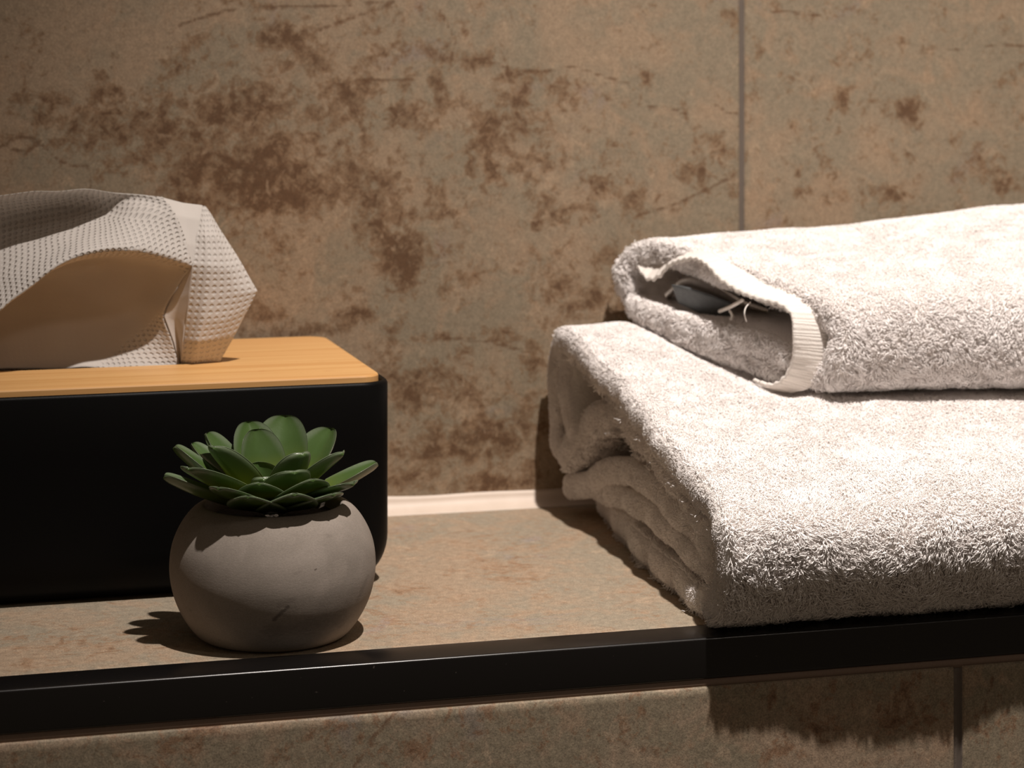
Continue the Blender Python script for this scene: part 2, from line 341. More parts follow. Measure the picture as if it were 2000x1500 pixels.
def patch_grid(rows, nu, nv):
    """rows of control points -> dense smooth grid"""
    A = np.array([[at(*p) for p in r] for r in rows])
    A2 = np.array([catmull(r, nu) for r in A])
    return np.array([catmull(A2[:, j], nv) for j in range(nu)]).transpose(1, 0, 2)
def poly_grid(rows, nu, nv):   # straight interpolation, keeps hard creases
    A = np.array([[at(*p) for p in r] for r in rows], float); n, m = A.shape[:2]
    def lerp(B, N):
        t = np.linspace(0, len(B) - 1, N); i = np.minimum(t.astype(int), len(B) - 2); f = (t - i).reshape(-1, *([1] * (B.ndim - 1))); return B[i] * (1 - f) + B[i + 1] * f
    return lerp(lerp(A, nv).transpose(1, 0, 2), nu).transpose(1, 0, 2)
sheets = []
def emboss_map(nv, nu, P):   # the hollow is the smooth back of the sheet; band and lower right corner show the dots
    r = np.repeat(np.linspace(0, 9, nv), nu); px, py = proj(P)
    tri = np.clip(((px - 190) * .81 + 10 - (720 - py)) / 14, 0, 1) * (r < 3.2)
    return np.maximum(np.clip((r - 4.7) / .3, 0, 1), .9 * tri) * .97 + .03
# main sheet: rises from the slot, hollows back, folds forward at the lip, leans back, rim curls over
rows = [
 [(-330, 735, 1.030), (-200, 728, 1.030), (-60, 724, 1.029), (60, 720, 1.028), (170, 719, 1.024), (265, 719, 1.021), (352, 714, 1.022)],
 [(-345, 690, 1.036), (-210, 680, 1.040), (-60, 672, 1.041), (60, 668, 1.037), (170, 666, 1.036), (262, 668, 1.030), (338, 668, 1.022)],
 [(-350, 640, 1.034), (-215, 625, 1.042), (-60, 610, 1.045), (60, 602, 1.047), (170, 600, 1.045), (262, 604, 1.036), (322, 612, 1.021)],
 [(-350, 600, 1.032), (-215, 585, 1.043), (-60, 565, 1.048), (60, 545, 1.049), (170, 530, 1.048), (270, 530, 1.036), (345, 560, 1.018)],
 [(-350, 620, 1.020), (-215, 590, 1.022), (-60, 556, 1.026), (60, 524, 1.034), (170, 507, 1.035), (280, 507, 1.026), (372, 525, 1.014)],
 [(-352, 640, 1.006), (-215, 640, 1.002), (-60, 640, .998), (40, 575, .998), (140, 508, .999), (255, 492, 1.004), (374, 514, 1.012)],
 [(-350, 600, 1.020), (-215, 575, 1.020), (-60, 550, 1.020), (50, 500, 1.018), (150, 462, 1.018), (262, 452, 1.012), (362, 470, 1.015)],
 [(-345, 520, 1.034), (-210, 490, 1.036), (-60, 462, 1.036), (50, 430, 1.040), (150, 415, 1.040), (268, 415, 1.022), (345, 425, 1.018)],
 [(-340, 480, 1.030), (-200, 440, 1.030), (-60, 405, 1.030), (50, 390, 1.030), (150, 384, 1.034), (262, 390, 1.028), (328, 398, 1.022)],
 [(-335, 470, 1.016), (-195, 430, 1.014), (-60, 393, 1.016), (50, 377, 1.016), (150, 371, 1.018), (242, 377, 1.028), (316, 383, 1.025)]]
sheets.append((patch_grid(rows, 150, 190), 1.0))
# smooth triangle between rim and flap
rows = [[(312, 384, 1.026), (356, 396, 1.028), (395, 402, 1.026)], [(334, 420, 1.020), (362, 425, 1.021), (391, 430, 1.021)], [(358, 475, 1.014), (372, 478, 1.015), (382, 480, 1.015)], [(371, 515, 1.012), (373, 516, 1.012), (376, 516, 1.012)]]
sheets.append((poly_grid(rows, 24, 40), .0))
# right flap, a folded kite
rows = [[(395, 402, 1.026), (396, 404, 1.026), (399, 403, 1.0265), (402, 405, 1.027)],
        [(383, 460, 1.017), (400, 461, 1.015), (424, 461, 1.016), (440, 463, 1.021)],
        [(375, 516, 1.012), (406, 520, 1.010), (446, 524, 1.012), (472, 516, 1.017)],
        [(370, 570, 1.013), (402, 572, 1.010), (458, 572, 1.012), (502, 568, 1.015)],
        [(364, 620, 1.015), (396, 624, 1.010), (444, 622, 1.012), (487, 600, 1.015)],
        [(358, 665, 1.018), (386, 668, 1.011), (424, 664, 1.013), (458, 655, 1.016)],
        [(354, 700, 1.021), (378, 706, 1.0175), (408, 706, 1.0195), (432, 703, 1.020)],
        [(354, 730, 1.027), (378, 732, 1.024), (405, 732, 1.024), (428, 732, 1.026)]]
sheets.append((poly_grid(rows, 70, 110), .55))
# narrow fold leaving the hollow: from the crease down to the slot
rows = [[(372, 522, 1.014), (374, 520, 1.013), (375, 518, 1.012)], [(335, 580, 1.022), (352, 580, 1.018), (370, 575, 1.013)], [(322, 618, 1.021), (342, 625, 1.022), (363, 625, 1.016)], [(340, 668, 1.022), (350, 668, 1.024), (358, 668, 1.016)], [(352, 716, 1.023), (354, 716, 1.025), (356, 716, 1.023)]]
sheets.append((poly_grid(rows, 24, 70), .0))
# back sheet behind, closing the hollow and reaching into the slot
rows = [[(-320, 745, 1.034), (-60, 735, 1.034), (150, 730, 1.034), (330, 722, 1.034), (425, 716, 1.034)],
        [(-330, 600, 1.048), (-60, 590, 1.054), (150, 590, 1.054), (320, 590, 1.048), (440, 620, 1.036)],
        [(-320, 500, 1.046), (-60, 450, 1.052), (150, 430, 1.052), (300, 430, 1.044), (400, 470, 1.030)],
        [(-310, 484, 1.040), (-60, 410, 1.042), (150, 392, 1.042), (290, 396, 1.038), (393, 412, 1.034)]]
sheets.append((patch_grid(rows, 80, 80), .6))
V = []; Fq = []; UVs = []; EM = []; o = 0
for G, em in sheets:
    nv, nu = G.shape[:2]; P = G.reshape(-1, 3)
    wob = np.stack([vnoise(P, 90), vnoise(P + 3, 90), vnoise(P + 7, 90)], 1) * .0007
    du = np.concatenate([np.zeros((nv, 1)), np.cumsum(np.linalg.norm(np.diff(G, axis=1), axis=2), 1)], 1)
    dv = np.concatenate([np.zeros((1, nu)), np.cumsum(np.linalg.norm(np.diff(G, axis=0), axis=2), 0)], 0)
    UVs.append(np.stack([(du * .5 + du.mean(0)[None] * .5).ravel(), (dv * .5 + dv.mean(1)[:, None] * .5).ravel()], 1)); EM.append(np.full(len(P), em) if em < 1 else emboss_map(nv, nu, P))
    V.append(P + wob * (1 if em == 1.0 else .4)); Fq.append(grid_faces(nv, nu) + o); o += len(P)
V = np.vstack(V); Fq = np.vstack(Fq); UVs = np.vstack(UVs); EM = np.concatenate(EM)
ti = mesh_obj('facial_tissue', V, Fq, m_tissue)
ul = ti.data.uv_layers.new(name='UVMap'); ul.data.foreach_set('uv', UVs[Fq.ravel()].astype(np.float32).ravel())
a_ = ti.data.attributes.new('emboss', 'FLOAT', 'POINT'); a_.data.foreach_set('value', EM.astype(np.float32))
md = ti.modifiers.new('thickness', 'SOLIDIFY'); md.thickness = .00022; md.offset = 0
ti['label'] = 'crumpled white embossed tissue pulled up through the bamboo lid'; ti['category'] = 'tissue'

# ------------------------------------------------------------------ potted succulent
PX, PY = .1511, .8949
pl = empty('potted_succulent', (PX, PY, 0.0), 'round grey concrete pot with small green succulent, in front of the black tissue box', 'potted plant')
prof = [(.0, .0003), (.024, .0003), (.0275, .0006), (.0305, .0028), (.0345, .0082), (.0378, .0150), (.0396, .0220), (.0401, .0280), (.0394, .0350), (.0374, .0410), (.0344, .0462), (.0312, .0498), (.0288, .0514), (.0274, .0518), (.0264, .0511), (.0260, .0490), (.0258, .0440)]
cur = catmull(prof[1:], 70); cur = np.vstack([[0.0001, .0003], cur]); ns = 96
V = np.array([(PX + r * math.cos(a), PY + r * math.sin(a), z) for r, z in cur for a in np.linspace(0, 2 * math.pi, ns, endpoint=False)])
k = NT('grey_concrete'); tc = k.n('ShaderNodeTexCoord').outputs['Object']
tst = k.n('ShaderNodeVectorMath', _operation='MULTIPLY', i0=tc, i1=(1, 1, 3.0)).outputs[0]
a1 = k.noise(tc, 45, 5, .6, .4); a2 = k.noise(tst, 1500, 3, .7); a3 = k.noise(tst, 420, 4, .6); a4 = k.noise(tst, 85, 3, .55, .8)
c = k.mix(k.ramp(a1, .3, .7), rgb(136, 127, 118), rgb(150, 140, 131)); c = k.mix(k.math('MULTIPLY', k.ramp(a4, .60, .80), .28), c, rgb(96, 86, 78))
pz = k.n('ShaderNodeSeparateXYZ', Vector=tc)
# scuff: one short dark diagonal smear on the belly
def seg_dist(k, tc, A, B, wid):
    ax, az = A; bx, bz = B; L2 = (bx - ax) ** 2 + (bz - az) ** 2
    x = k.math('SUBTRACT', pz.outputs[0], ax); z = k.math('SUBTRACT', pz.outputs[2], az)
    t_ = k.math('MULTIPLY', k.math('ADD', k.math('MULTIPLY', x, bx - ax), k.math('MULTIPLY', z, bz - az)), 1 / L2, True)
    dx = k.math('SUBTRACT', x, k.math('MULTIPLY', t_, bx - ax)); dz = k.math('SUBTRACT', z, k.math('MULTIPLY', t_, bz - az))
    d = k.math('POWER', k.math('ADD', k.math('MULTIPLY', dx, dx), k.math('MULTIPLY', dz, dz)), .5)
    d = k.math('ADD', d, k.math('MULTIPLY', k.math('SUBTRACT', a3, .5), wid * 1.6))
    return k.ramp(d, wid, wid * .1)
front = k.ramp(pz.outputs[1], .0, -.01)
for (A, B, wd, st) in (((-.0060, .0155), (-.0010, .0205), .0011, .6), ((-.004, .0215), (.001, .0230), .0022, .22), ((.028, .018), (.033, .026), .0015, .2), ((.0095, .0335), (.0100, .0338), .0005, .7), ((-.006, .0115), (.020, .0125), .0060, .30)):
    c = k.mix(k.math('MULTIPLY', k.math('MULTIPLY', seg_dist(k, tc, A, B, wd), front), st), c, rgb(66, 56, 50))
c = k.mix(k.math('MULTIPLY', k.math('MULTIPLY', seg_dist(k, tc, (.012, .026), (.020, .032), .005), front), .18), c, rgb(186, 172, 162))
sc = k.n('ShaderNodeMapRange', i0=a2, i1=.3, i2=.7, i3=.84, i4=1.16).outputs[0]
c = k.mix(1.0, c, k.n('ShaderNodeCombineXYZ', X=sc, Y=sc, Z=sc).outputs[0], 'MULTIPLY')
k.set(Base__Color=c, Roughness=.9, Normal=k.bump(k.math('ADD', a3, a2), .00012, .35)); k.b.inputs['Specular IOR Level'].default_value = .2
mesh_obj('pot', V, grid_faces(len(cur), ns, True), k.m, pl)
k = NT('dark_filler'); n = k.noise(k.n('ShaderNodeTexCoord').outputs['Object'], 700, 4); k.set(Base__Color=k.mix(n, (.008, .006, .004), (.05, .035, .022)), Roughness=.95, Normal=k.bump(n, .0012, .9))
V = [(PX + r * math.cos(a), PY + r * math.sin(a), .0462 + .0008 * math.sin(a * 5 + r * 900)) for r in np.linspace(.0262, .0002, 9) for a in np.linspace(0, 2 * math.pi, 40, endpoint=False)]
mesh_obj('soil', V, grid_faces(9, 40, True), k.m, pl)
# leaves
k = NT('succulent_leaf'); s_at = k.n('ShaderNodeAttribute', _attribute_name='along').outputs['Fac']; q_at = k.n('ShaderNodeAttribute', _attribute_name='across').outputs['Fac']
tc = k.n('ShaderNodeTexCoord').outputs['Object']; nz = k.noise(tc, 160, 4, .6); nf = k.noise(tc, 900, 3)
c = k.mix(k.ramp(s_at, .0, .75), (.30, .34, .03), (.070, .125, .034)); c = k.mix(k.math('MULTIPLY', k.ramp(nz, .4, .7), .4), c, (.085, .145, .05))
pw = k.math('MULTIPLY', k.ramp(k.math('ADD', k.math('ABSOLUTE', q_at), k.math('MULTIPLY', k.math('SUBTRACT', s_at, .55), .9)), .82, 1.25), .45)
c = k.mix(k.math('MULTIPLY', pw, k.math('ADD', .6, k.math('MULTIPLY', nf, .4))), c, (.34, .38, .30))
k.set(Base__Color=c, Roughness=.30, Normal=k.bump(nz, .0004, .25)); k.b.inputs['Subsurface Weight'].default_value = 0; k.b.inputs['Coat Weight'].default_value = .25; k.b.inputs['Coat Roughness'].default_value = .3
tr = k.n('ShaderNodeBsdfTranslucent', Color=(.36, .40, .02, 1)); mx = k.n('ShaderNodeMixShader', i0=k.n('ShaderNodeMapRange', i0=s_at, i1=.25, i2=.9, i3=.45, i4=.08).outputs[0], i1=k.b.outputs[0], i2=tr.outputs[0]); k.L(mx.outputs[0], k.out.inputs[0]); m_leaf = k.m
def leaf(px, py, dY, wpx, cup=.35, sag=.25, az=None, base_r=.003, bz=.0495):
    T = at(px, py, PY + dY); ctr = np.array((PX, PY, bz)); hv = T - ctr; hv[2] = 0; L = np.linalg.norm(hv) + 1e-9
    d = hv / L; B = ctr + d * min(base_r, L * .3)
    if az is not None: d = np.array((math.cos(math.radians(az)), math.sin(math.radians(az)), 0)); B = ctr + d * min(base_r, L * .3)
    side = np.array((-d[1], d[0], 0)); up = np.array((0, 0, 1.0))
    Lt = np.linalg.norm(T - B); mid = (B + T) / 2 + (-up * sag * .5 + d * sag * .55) * Lt * .5
    ss = np.concatenate([np.linspace(0, .8, 20), .8 + .2 * np.sin(np.linspace(0, math.pi / 2, 12))[1:]]); qs = np.sin(np.linspace(-math.pi / 2, math.pi / 2, 15)); W = wpx * .0002 / 2 * 1.14
    top, bot, sa_, qa_ = [], [], [], []
    for s in ss:
        p = (1 - s) ** 2 * B + 2 * s * (1 - s) * mid + s * s * T; tg = 2 * (1 - s) * (mid - B) + 2 * s * (T - mid); tg /= np.linalg.norm(tg)
        nn = np.cross(side, tg); nn /= np.linalg.norm(nn)
        if nn @ (up - d * .6) < 0: nn = -nn
        f = (.30 + .70 * (lambda x: x * x * (3 - 2 * x))(min(1, s / .58))) * (math.sqrt(max(0, 1 - ((s - .58) / .42) ** 2)) if s > .58 else 1)
        f = f ** .8
        for q in qs:
            x = W * f * q; zc_ = cup * W * f * q * q + .0006 * math.exp(-(q * 4) ** 2) * -1 * s
            th = (.0019 * (1 - q * q) ** .5 * min(1, .35 + f)) * (1 - .35 * s) + .0002
            top.append(p + side * x + nn * zc_); bot.append(p + side * x + nn * (zc_ - th)); sa_.append(s); qa_.append(q)
    n, m = len(ss), len(qs); P = np.array(top + bot); N = n * m; Fa = grid_faces(n, m); Fb = grid_faces(n, m)[:, ::-1] + N
    def edge(idx): return np.array([[a, b, b + N, a + N] for a, b in zip(idx[:-1], idx[1:])])
    E = np.vstack([edge(np.arange(n) * m)[:, ::-1], edge(np.arange(n) * m + m - 1), edge(np.arange(m)), edge((n - 1) * m + np.arange(m))[:, ::-1]])
    ob = mesh_obj('leaf', P, np.vstack([Fa, Fb, E]), m_leaf, pl)
    for nm, arr in (('along', sa_), ('across', qa_)):
        x = ob.data.attributes.new(nm, 'FLOAT', 'POINT'); x.data.foreach_set('value', np.array(arr + arr, np.float32))
    return ob
for a in [(485, 823, .023, 88), (498, 838, .012, 88, .35, .15), (556, 811, .024, 98), (646, 836, .017, 94), (404, 845, .015, 78), (376, 865, .021, 58), (342, 871, .007, 66),
          (736, 903, .001, 66), (668, 882, -.014, 76, .2, -.1, -42), (690, 941, -.024, 84, .1, -.05, -52), (322, 928, -.003, 62), (368, 912, -.022, 92, .1, -.05, -132), (590, 884, -.016, 74, .25, -.1, -66), (418, 871, -.012, 66, .25, -.1, -124),
          (574, 919, -.022, 88, .1, -.1, -78), (610, 934, -.030, 104, -.2, -.05), (506, 941, -.027, 92, -.2, -.05), (484, 967, -.034, 98, -.2, 0), (652, 962, -.030, 96, -.1, 0), (575, 962, -.036, 104, -.25, 0), (505, 902, .002, 72, .3, 0, 92), (514, 932, -.012, 56, .2, -.05, -95), (426, 950, -.030, 80, 0, 0)]:
    leaf(*a)

# ------------------------------------------------------------------ towels
k = NT('terry_cotton'); n = k.noise(k.n('ShaderNodeTexCoord').outputs['Object'], 900, 4, .7)
k.set(Base__Color=k.mix(n, (.88, .83, .78), (.94, .90, .86)), Roughness=.95, Normal=k.bump(n, .0012, .8)); k.b.inputs['Sheen Weight'].default_value = .15; k.b.inputs['Specular IOR Level'].default_value = .1; m_cloth = k.m
k = NT('terry_pile_cotton')   # strands shade partly with the normal of the cloth they grow from, as soft cotton does
rn = k.n('ShaderNodeAttribute', _attribute_name='root_normal').outputs['Vector']; gn_ = k.n('ShaderNodeNewGeometry').outputs['Normal']
bl = k.n('ShaderNodeVectorMath', _operation='ADD', i0=k.n('ShaderNodeVectorMath', _operation='SCALE', i0=rn, Scale=.22).outputs[0], i1=k.n('ShaderNodeVectorMath', _operation='SCALE', i0=gn_, Scale=.78).outputs[0]).outputs[0]
k.set(Base__Color=(.945, .905, .885, 1), Roughness=.7, Normal=k.n('ShaderNodeVectorMath', _operation='NORMALIZE', i0=bl).outputs[0]); k.b.inputs['Specular IOR Level'].default_value = .25; m_pile = k.m
k = NT('woven_hem_cotton'); uvn = k.n('ShaderNodeUVMap').outputs[0]; sp_ = k.n('ShaderNodeSeparateXYZ', Vector=uvn)
rb = k.math('SINE', k.math('MULTIPLY', sp_.outputs[1], 2 * math.pi / .0016)); n = k.noise(k.n('ShaderNodeTexCoord').outputs['Object'], 1400, 3)
k.set(Base__Color=(.84, .79, .74, 1), Roughness=.85, Normal=k.bump(k.math('ADD', k.math('MULTIPLY', rb, .3), n), .0005, .6)); k.b.inputs['Specular IOR Level'].default_value = .2; m_hem = k.m

def strip(center, thick, xl, xr, nc=120, closed=False, warp=None, nose=.6):
    """cloth layer: centre line in (Y, Z), swept along X from the wavy left end xl(y, z, u) to xr; returns V, F, inner-flag, dist from the end"""
    c = catmull(center + ([center[0]] if closed else []), nc + (1 if closed else 0))
    if closed: c = c[:-1]
    tg = np.roll(c, -1, 0) - np.roll(c, 1, 0)
    if not closed: tg[0] = c[1] - c[0]; tg[-1] = c[-1] - c[-2]
    tg /= np.linalg.norm(tg, axis=1)[:, None]; nn = np.stack([-tg[:, 1], tg[:, 0]], 1); u = np.linspace(0, 1, nc)
    th = thick if callable(thick) else (lambda q: np.full(len(q), thick)); h = th(u) / 2
    base = np.vstack([c, c[::-1]]); off = np.vstack([nn * h[:, None], -nn[::-1] * h[::-1, None]]); inner = np.concatenate([np.zeros(nc), np.ones(nc)]); uu = np.concatenate([u, u[::-1]])
    if not closed:
        a = np.linspace(0, math.pi, 9)[1:-1]
        e1 = np.stack([tg[-1] * math.sin(x) * h[-1] + nn[-1] * math.cos(x) * h[-1] for x in a]); e0 = np.stack([-tg[0] * math.sin(x) * h[0] - nn[0] * math.cos(x) * h[0] for x in a])
        base = np.vstack([c, np.repeat(c[-1:], 7, 0), c[::-1], np.repeat(c[:1], 7, 0)]); off = np.vstack([off[:nc], e1, off[nc:], e0])
        inner = np.concatenate([np.zeros(nc + 7), np.ones(nc), np.zeros(7)]); uu = np.concatenate([u, np.ones(7), u[::-1], np.zeros(7)])
    hh = np.concatenate([h, np.full(0 if closed else 7, h[-1]), h[::-1], np.full(0 if closed else 7, h[0])])
    X0 = xl(base[:, 0], base[:, 1], uu); st = []
    for a in np.linspace(.12, 1, 8) * math.pi / 2: st.append((hh * .9 * (1 - math.sin(a + 0 * 1)) * 0 + hh * .9 * (1 - math.cos(math.pi / 2 - a)) , math.sin(a)))
    # rounded nose, then straight run
    st = [(hh * .95 * (1 - math.sin(a)) * nose, math.cos(a) ** .8) for a in np.linspace(.95, 0, 8) * math.pi / 2]
    rows = []; dist = []
    for dx, kk in st: P = base + off * kk; rows.append(np.column_stack([X0 + dx, P])); dist.append(dx)
    rest = np.concatenate([np.linspace(.003, .05, 12), np.linspace(.06, 1, 70) ** 1.0 * 1.0])
    for s in rest:
        x = X0 + hh * .95 + (s if s < .05 else 0); x = X0 + hh * .95 + s * (xr - X0 - hh) if s > .0501 else x
        P = base + off; rows.append(np.column_stack([x, P])); dist.append(x - X0)
    V = np.vstack(rows); m = len(base)
    # keep stations ordered
    Vr = V.reshape(len(rows), m, 3); Vr[:, :, 0] = np.sort(Vr[:, :, 0], axis=0); V = Vr.reshape(-1, 3)
    F = grid_faces(len(rows), m, True); fl_ = np.tile(inner, len(rows)); ds = np.concatenate(dist)
    n0 = len(V); caps = []
    for r, rev in ((0, True), (len(rows) - 1, False)):   # close both ends across the layer
        i = np.arange(nc - (0 if closed else 1)); j = (i + 1) % nc; A = r * m + i; B = r * m + j
        off2 = nc + (0 if closed else 7); opp = lambda q: r * m + off2 + (nc - 1 - q)
        caps.append(np.stack([A, B, opp(j), opp(i)], 1) if not rev else np.stack([A, opp(i), opp(j), B], 1))
    F = np.vstack([F] + caps)
    if warp is not None: V = warp(V)
    return V, F, fl_, ds
def normals(V, F):
    a, b, c, d = (V[F[:, i]] for i in range(4)); fn = np.cross(c - a, d - b); N = np.zeros_like(V)
    for i in range(4): np.add.at(N, F[:, i], fn)
    return N / (np.linalg.norm(N, axis=1)[:, None] + 1e-12)
def pile(name, parent, layers, density, length, radius, comb, keep):
    roots, nrm = [], []
    for V, F, inner, ds, orient in layers:
        N = normals(V, F) * orient
        a, b, c, d = (V[F[:, i]] for i in range(4)); area = np.linalg.norm(np.cross(c - a, d - b), axis=1) / 2
        cen = (a + b + c + d) / 4; fin = inner[F].mean(1); fds = ds[F].mean(1)
        px, py = proj(cen); view = np.array((0, 0, CAM_H)) - cen; view /= np.linalg.norm(view, axis=1)[:, None]
        fn = N[F[:, 0]]; facing = (fn * view).sum(1)
        ok = (facing > -.35) & (px > -50) & (px < 4200) & ((fin < .5) | (fds < .012)) & keep(cen, fn)
        w_ = area * ok * np.where(px > 2100, .45, 1.0); n = int(w_.sum() * 1e6 * density); idx = rng.choice(len(F), n, p=w_ / w_.sum())
        r1, r2 = rng.random(n)[:, None], rng.random(n)[:, None]
        roots.append((a[idx] * (1 - r1) + b[idx] * r1) * (1 - r2) + (d[idx] * (1 - r1) + c[idx] * r1) * r2)
        nn = (N[F[idx, 0]] * (1 - r1) + N[F[idx, 1]] * r1) * (1 - r2) + (N[F[idx, 3]] * (1 - r1) + N[F[idx, 2]] * r1) * r2; nrm.append(nn)
    P = np.vstack(roots); N = np.vstack(nrm); N /= np.linalg.norm(N, axis=1)[:, None] + 1e-12; n = len(P)
    fld = np.stack([vnoise(P + o_, 140) for o_ in (0, 5, 9)], 1) + .6 * np.stack([vnoise(P + o_, 420) for o_ in (2, 6, 11)], 1)
    rnd = rng.normal(size=(n, 3))
    D = fld * .9 + rnd * .30 + np.array(comb); D -= (D * N).sum(1)[:, None] * N; dl = np.linalg.norm(D, axis=1)[:, None]; D = D / (dl + 1e-9) * np.minimum(dl, 1.3)
    upf = np.clip((N[:, 2] - .55) / .35, 0, 1)[:, None]; D = D * (1 - .35 * upf)
    D2 = rng.normal(size=(n, 3)); D2 -= (D2 * N).sum(1)[:, None] * N; D2 /= np.linalg.norm(D2, axis=1)[:, None]
    Ln = (length * (.65 + .6 * rng.random(n)) * (1 + (.25 - .17 * upf[:, 0]) * vnoise(P, 260)) * (1 - .55 * upf[:, 0]))[:, None]; rr = (radius * (.75 + .5 * rng.random(n)))[:, None]
    pts = []
    for t_, hn, hd, h2 in ((0, -.08, 0, 0), (1, .34, .18, .05), (2, .56, .52, .16), (3, .60, .92, .02)): pts.append(P + Ln * (N * hn + D * hd * .75 + D2 * h2))
    V = []; 
    for i, rs in enumerate((.9, 1.0, .9, .45)):
        q = pts[i]; tg = pts[min(i + 1, 3)] - pts[max(i - 1, 0)]; tg /= np.linalg.norm(tg, axis=1)[:, None] + 1e-12
        A = np.cross(tg, D2); A /= np.linalg.norm(A, axis=1)[:, None] + 1e-9; B = np.cross(tg, A)
        for j in range(3): V.append(q + rr * rs * (A * math.cos(j * 2.0944) + B * math.sin(j * 2.0944)))
    V = np.stack(V, 1).reshape(-1, 3); base = (np.arange(n) * 12)[:, None]
    q = np.array([[i * 3 + j, i * 3 + (j + 1) % 3, (i + 1) * 3 + (j + 1) % 3, (i + 1) * 3 + j] for i in range(3) for j in range(3)])
    Q = (base[:, :, None] + q[None]).reshape(-1, 4); Tt = base + np.array([9, 10, 11])
    ob = mesh_obj(name, V, Q, m_pile, parent, True, Tt); ob['kind'] = 'stuff'
    ra = ob.data.attributes.new('root_normal', 'FLOAT_VECTOR', 'POINT'); ra.data.foreach_set('vector', np.repeat(N, 12, 0).astype(np.float32).ravel())
    print(name, n); return ob

# ---- lower bath towel
lt = empty('bath_towel', (.50, .965, 0), 'large thick white terry towel folded in layers, bottom of the stack, lying on the ledge', 'towel', )
def warp_low(V):
    V = V.copy(); X, Y, Z = V.T
    w_ = vnoise(V * (1, 1, 1), 22) * .0022 + vnoise(V + 4, 60) * .0009; up = np.clip(Z / .03, 0, 1)
    V[:, 2] += w_ * up; V[:, 1] += (vnoise(V + 8, 18) * .0022 + vnoise(V + 3, 50) * .001) * np.clip((1.085 - Y) / .03, 0, 1) * up
    V[:, 2] += .0055 * np.clip((Y - .99) / .07, 0, 1) * np.clip((.385 - X) / .03, 0, 1) * np.clip((Z - .04) / .03, 0, 1)
    dxe = X - (.4085 - (Y - .962) * .40); V[:, 2] -= .0040 * np.exp(-((dxe + .003) / .011) ** 2) * np.clip((Y - .955) / .02, 0, 1) * np.clip((1.075 - Y) / .03, 0, 1) * np.clip((Z - .05) / .02, 0, 1)
    V[:, 2] = np.maximum(V[:, 2], .0012); V[:, 1] = np.minimum(V[:, 1], YW - .0035)
    return V
def xl_outer(y, z, u):
    x = np.interp(y, [.826, .86, .92, 1.0, 1.04, 1.09], [.3125, .3195, .3215, .3255, .3215, .3215])
    low = np.clip((.02 - z) / .012, 0, 1) * (u < .3); x = x * (1 - low) + low * np.interp(y, [.84, .87, .96, 1.07], [.3115, .319, .325, .340])
    ret = (u > .70); x = x + ret * np.interp(y, [.88, 1.0, 1.07, 1.09], [.002, .0025, .002, 0])
    return x + .0008 * np.sin(y * 140) + .0005 * np.sin(y * 310 + z * 200)
outer = [(1.062, .0075), (1.02, .008), (.96, .008), (.90, .008), (.876, .0080), (.857, .0100), (.8410, .0190), (.8340, .0310), (.8390, .0410), (.856, .0470), (.885, .0505), (.93, .0575), (.975, .0665), (1.02, .0745), (1.055, .0800), (1.078, .0800), (1.0895, .0700), (1.091, .052), (1.088, .036), (1.076, .0300), (1.056, .0410), (1.03, .0545), (1.005, .0590), (.97, .0545), (.93, .0470), (.89, .0400), (.866, .0365)]
inn1 = [(.864, .0275), (.89, .0305), (.93, .0345), (.97, .0375), (1.0, .0365), (1.03, .0290), (1.055, .0190), (1.082, .0135)]
inn2 = [(.866, .0190), (.90, .0215), (.95, .0240), (1.0, .0235), (1.03, .0195), (1.052, .0175)]
Ll = []
Ll.append((*strip(outer, lambda u: np.interp(u, [0, .3, .37, .5, .7, .78, 1], [.0115, .012, .013, .0125, .012, .011, .0105]), xl_outer, .66, 260, warp=warp_low), 0))
Ll.append((*strip(inn1, .0125, lambda y, z, u: np.interp(y, [.86, .95, 1.03, 1.09], [.3225, .3255, .3275, .3275]) + .0006 * np.sin(y * 120 + 1), .66, 100, warp=warp_low), 0))
Ll.append((*strip(inn2, .0110, lambda y, z, u: np.interp(y, [.86, .95, 1.06], [.3215, .3260, .331]) + .0006 * np.sin(y * 150 + 2), .66, 90, warp=warp_low), 0))
def orient(V, F):   # +1 when normals point out of the layer
    N = normals(V, F); i = len(V) // 2; return 1
Ll.append((*strip([(1.073, .072), (1.072, .060), (1.068, .050), (1.062, .044)], .016, lambda y, z, u: .3220 + .0006 * np.sin(z * 300), .66, 50, warp=warp_low), 0))
V = np.vstack([l[0] for l in Ll]); o = 0; Fs = []
for l in Ll: Fs.append(l[1] + o); o += len(l[0])
def signed(V, F):
    a, b, c, d = (V[F[:, i]] for i in range(4)); return (np.einsum('ij,ij->i', a, np.cross(b, c)) + np.einsum('ij,ij->i', a, np.cross(c, d))).sum()
Fs = []; o = 0; L2 = []
for Vv, Ff, inn, ds, _ in Ll:
    if signed(Vv - Vv.mean(0), Ff) < 0: Ff = Ff[:, ::-1]
    Fs.append(Ff + o); o += len(Vv); L2.append((Vv, Ff, inn, ds, 1))
mesh_obj('cloth', V, np.vstack(Fs), m_cloth, lt)
DENS = 2.6
def keep_low(c, n):   # nothing where the upper towel presses on it
    return ~((c[:, 0] > .45) & (c[:, 1] > 1.0) & (c[:, 2] > .055)) & (c[:, 2] > .0005)
# long plush on the outside, short pile on the side edges of the layers
pile('terry_pile', lt, [L2[0]], DENS, .0046, .00027, (-.10, -.15, -.42), lambda c, n: keep_low(c, n) & (n[:, 0] > -.45))
pile('edge_pile', lt, L2, 3.2, .0015, .00015, (-.05, 0, -.2), lambda c, n: keep_low(c, n) & (n[:, 0] <= -.35) & (c[:, 0] < .36))

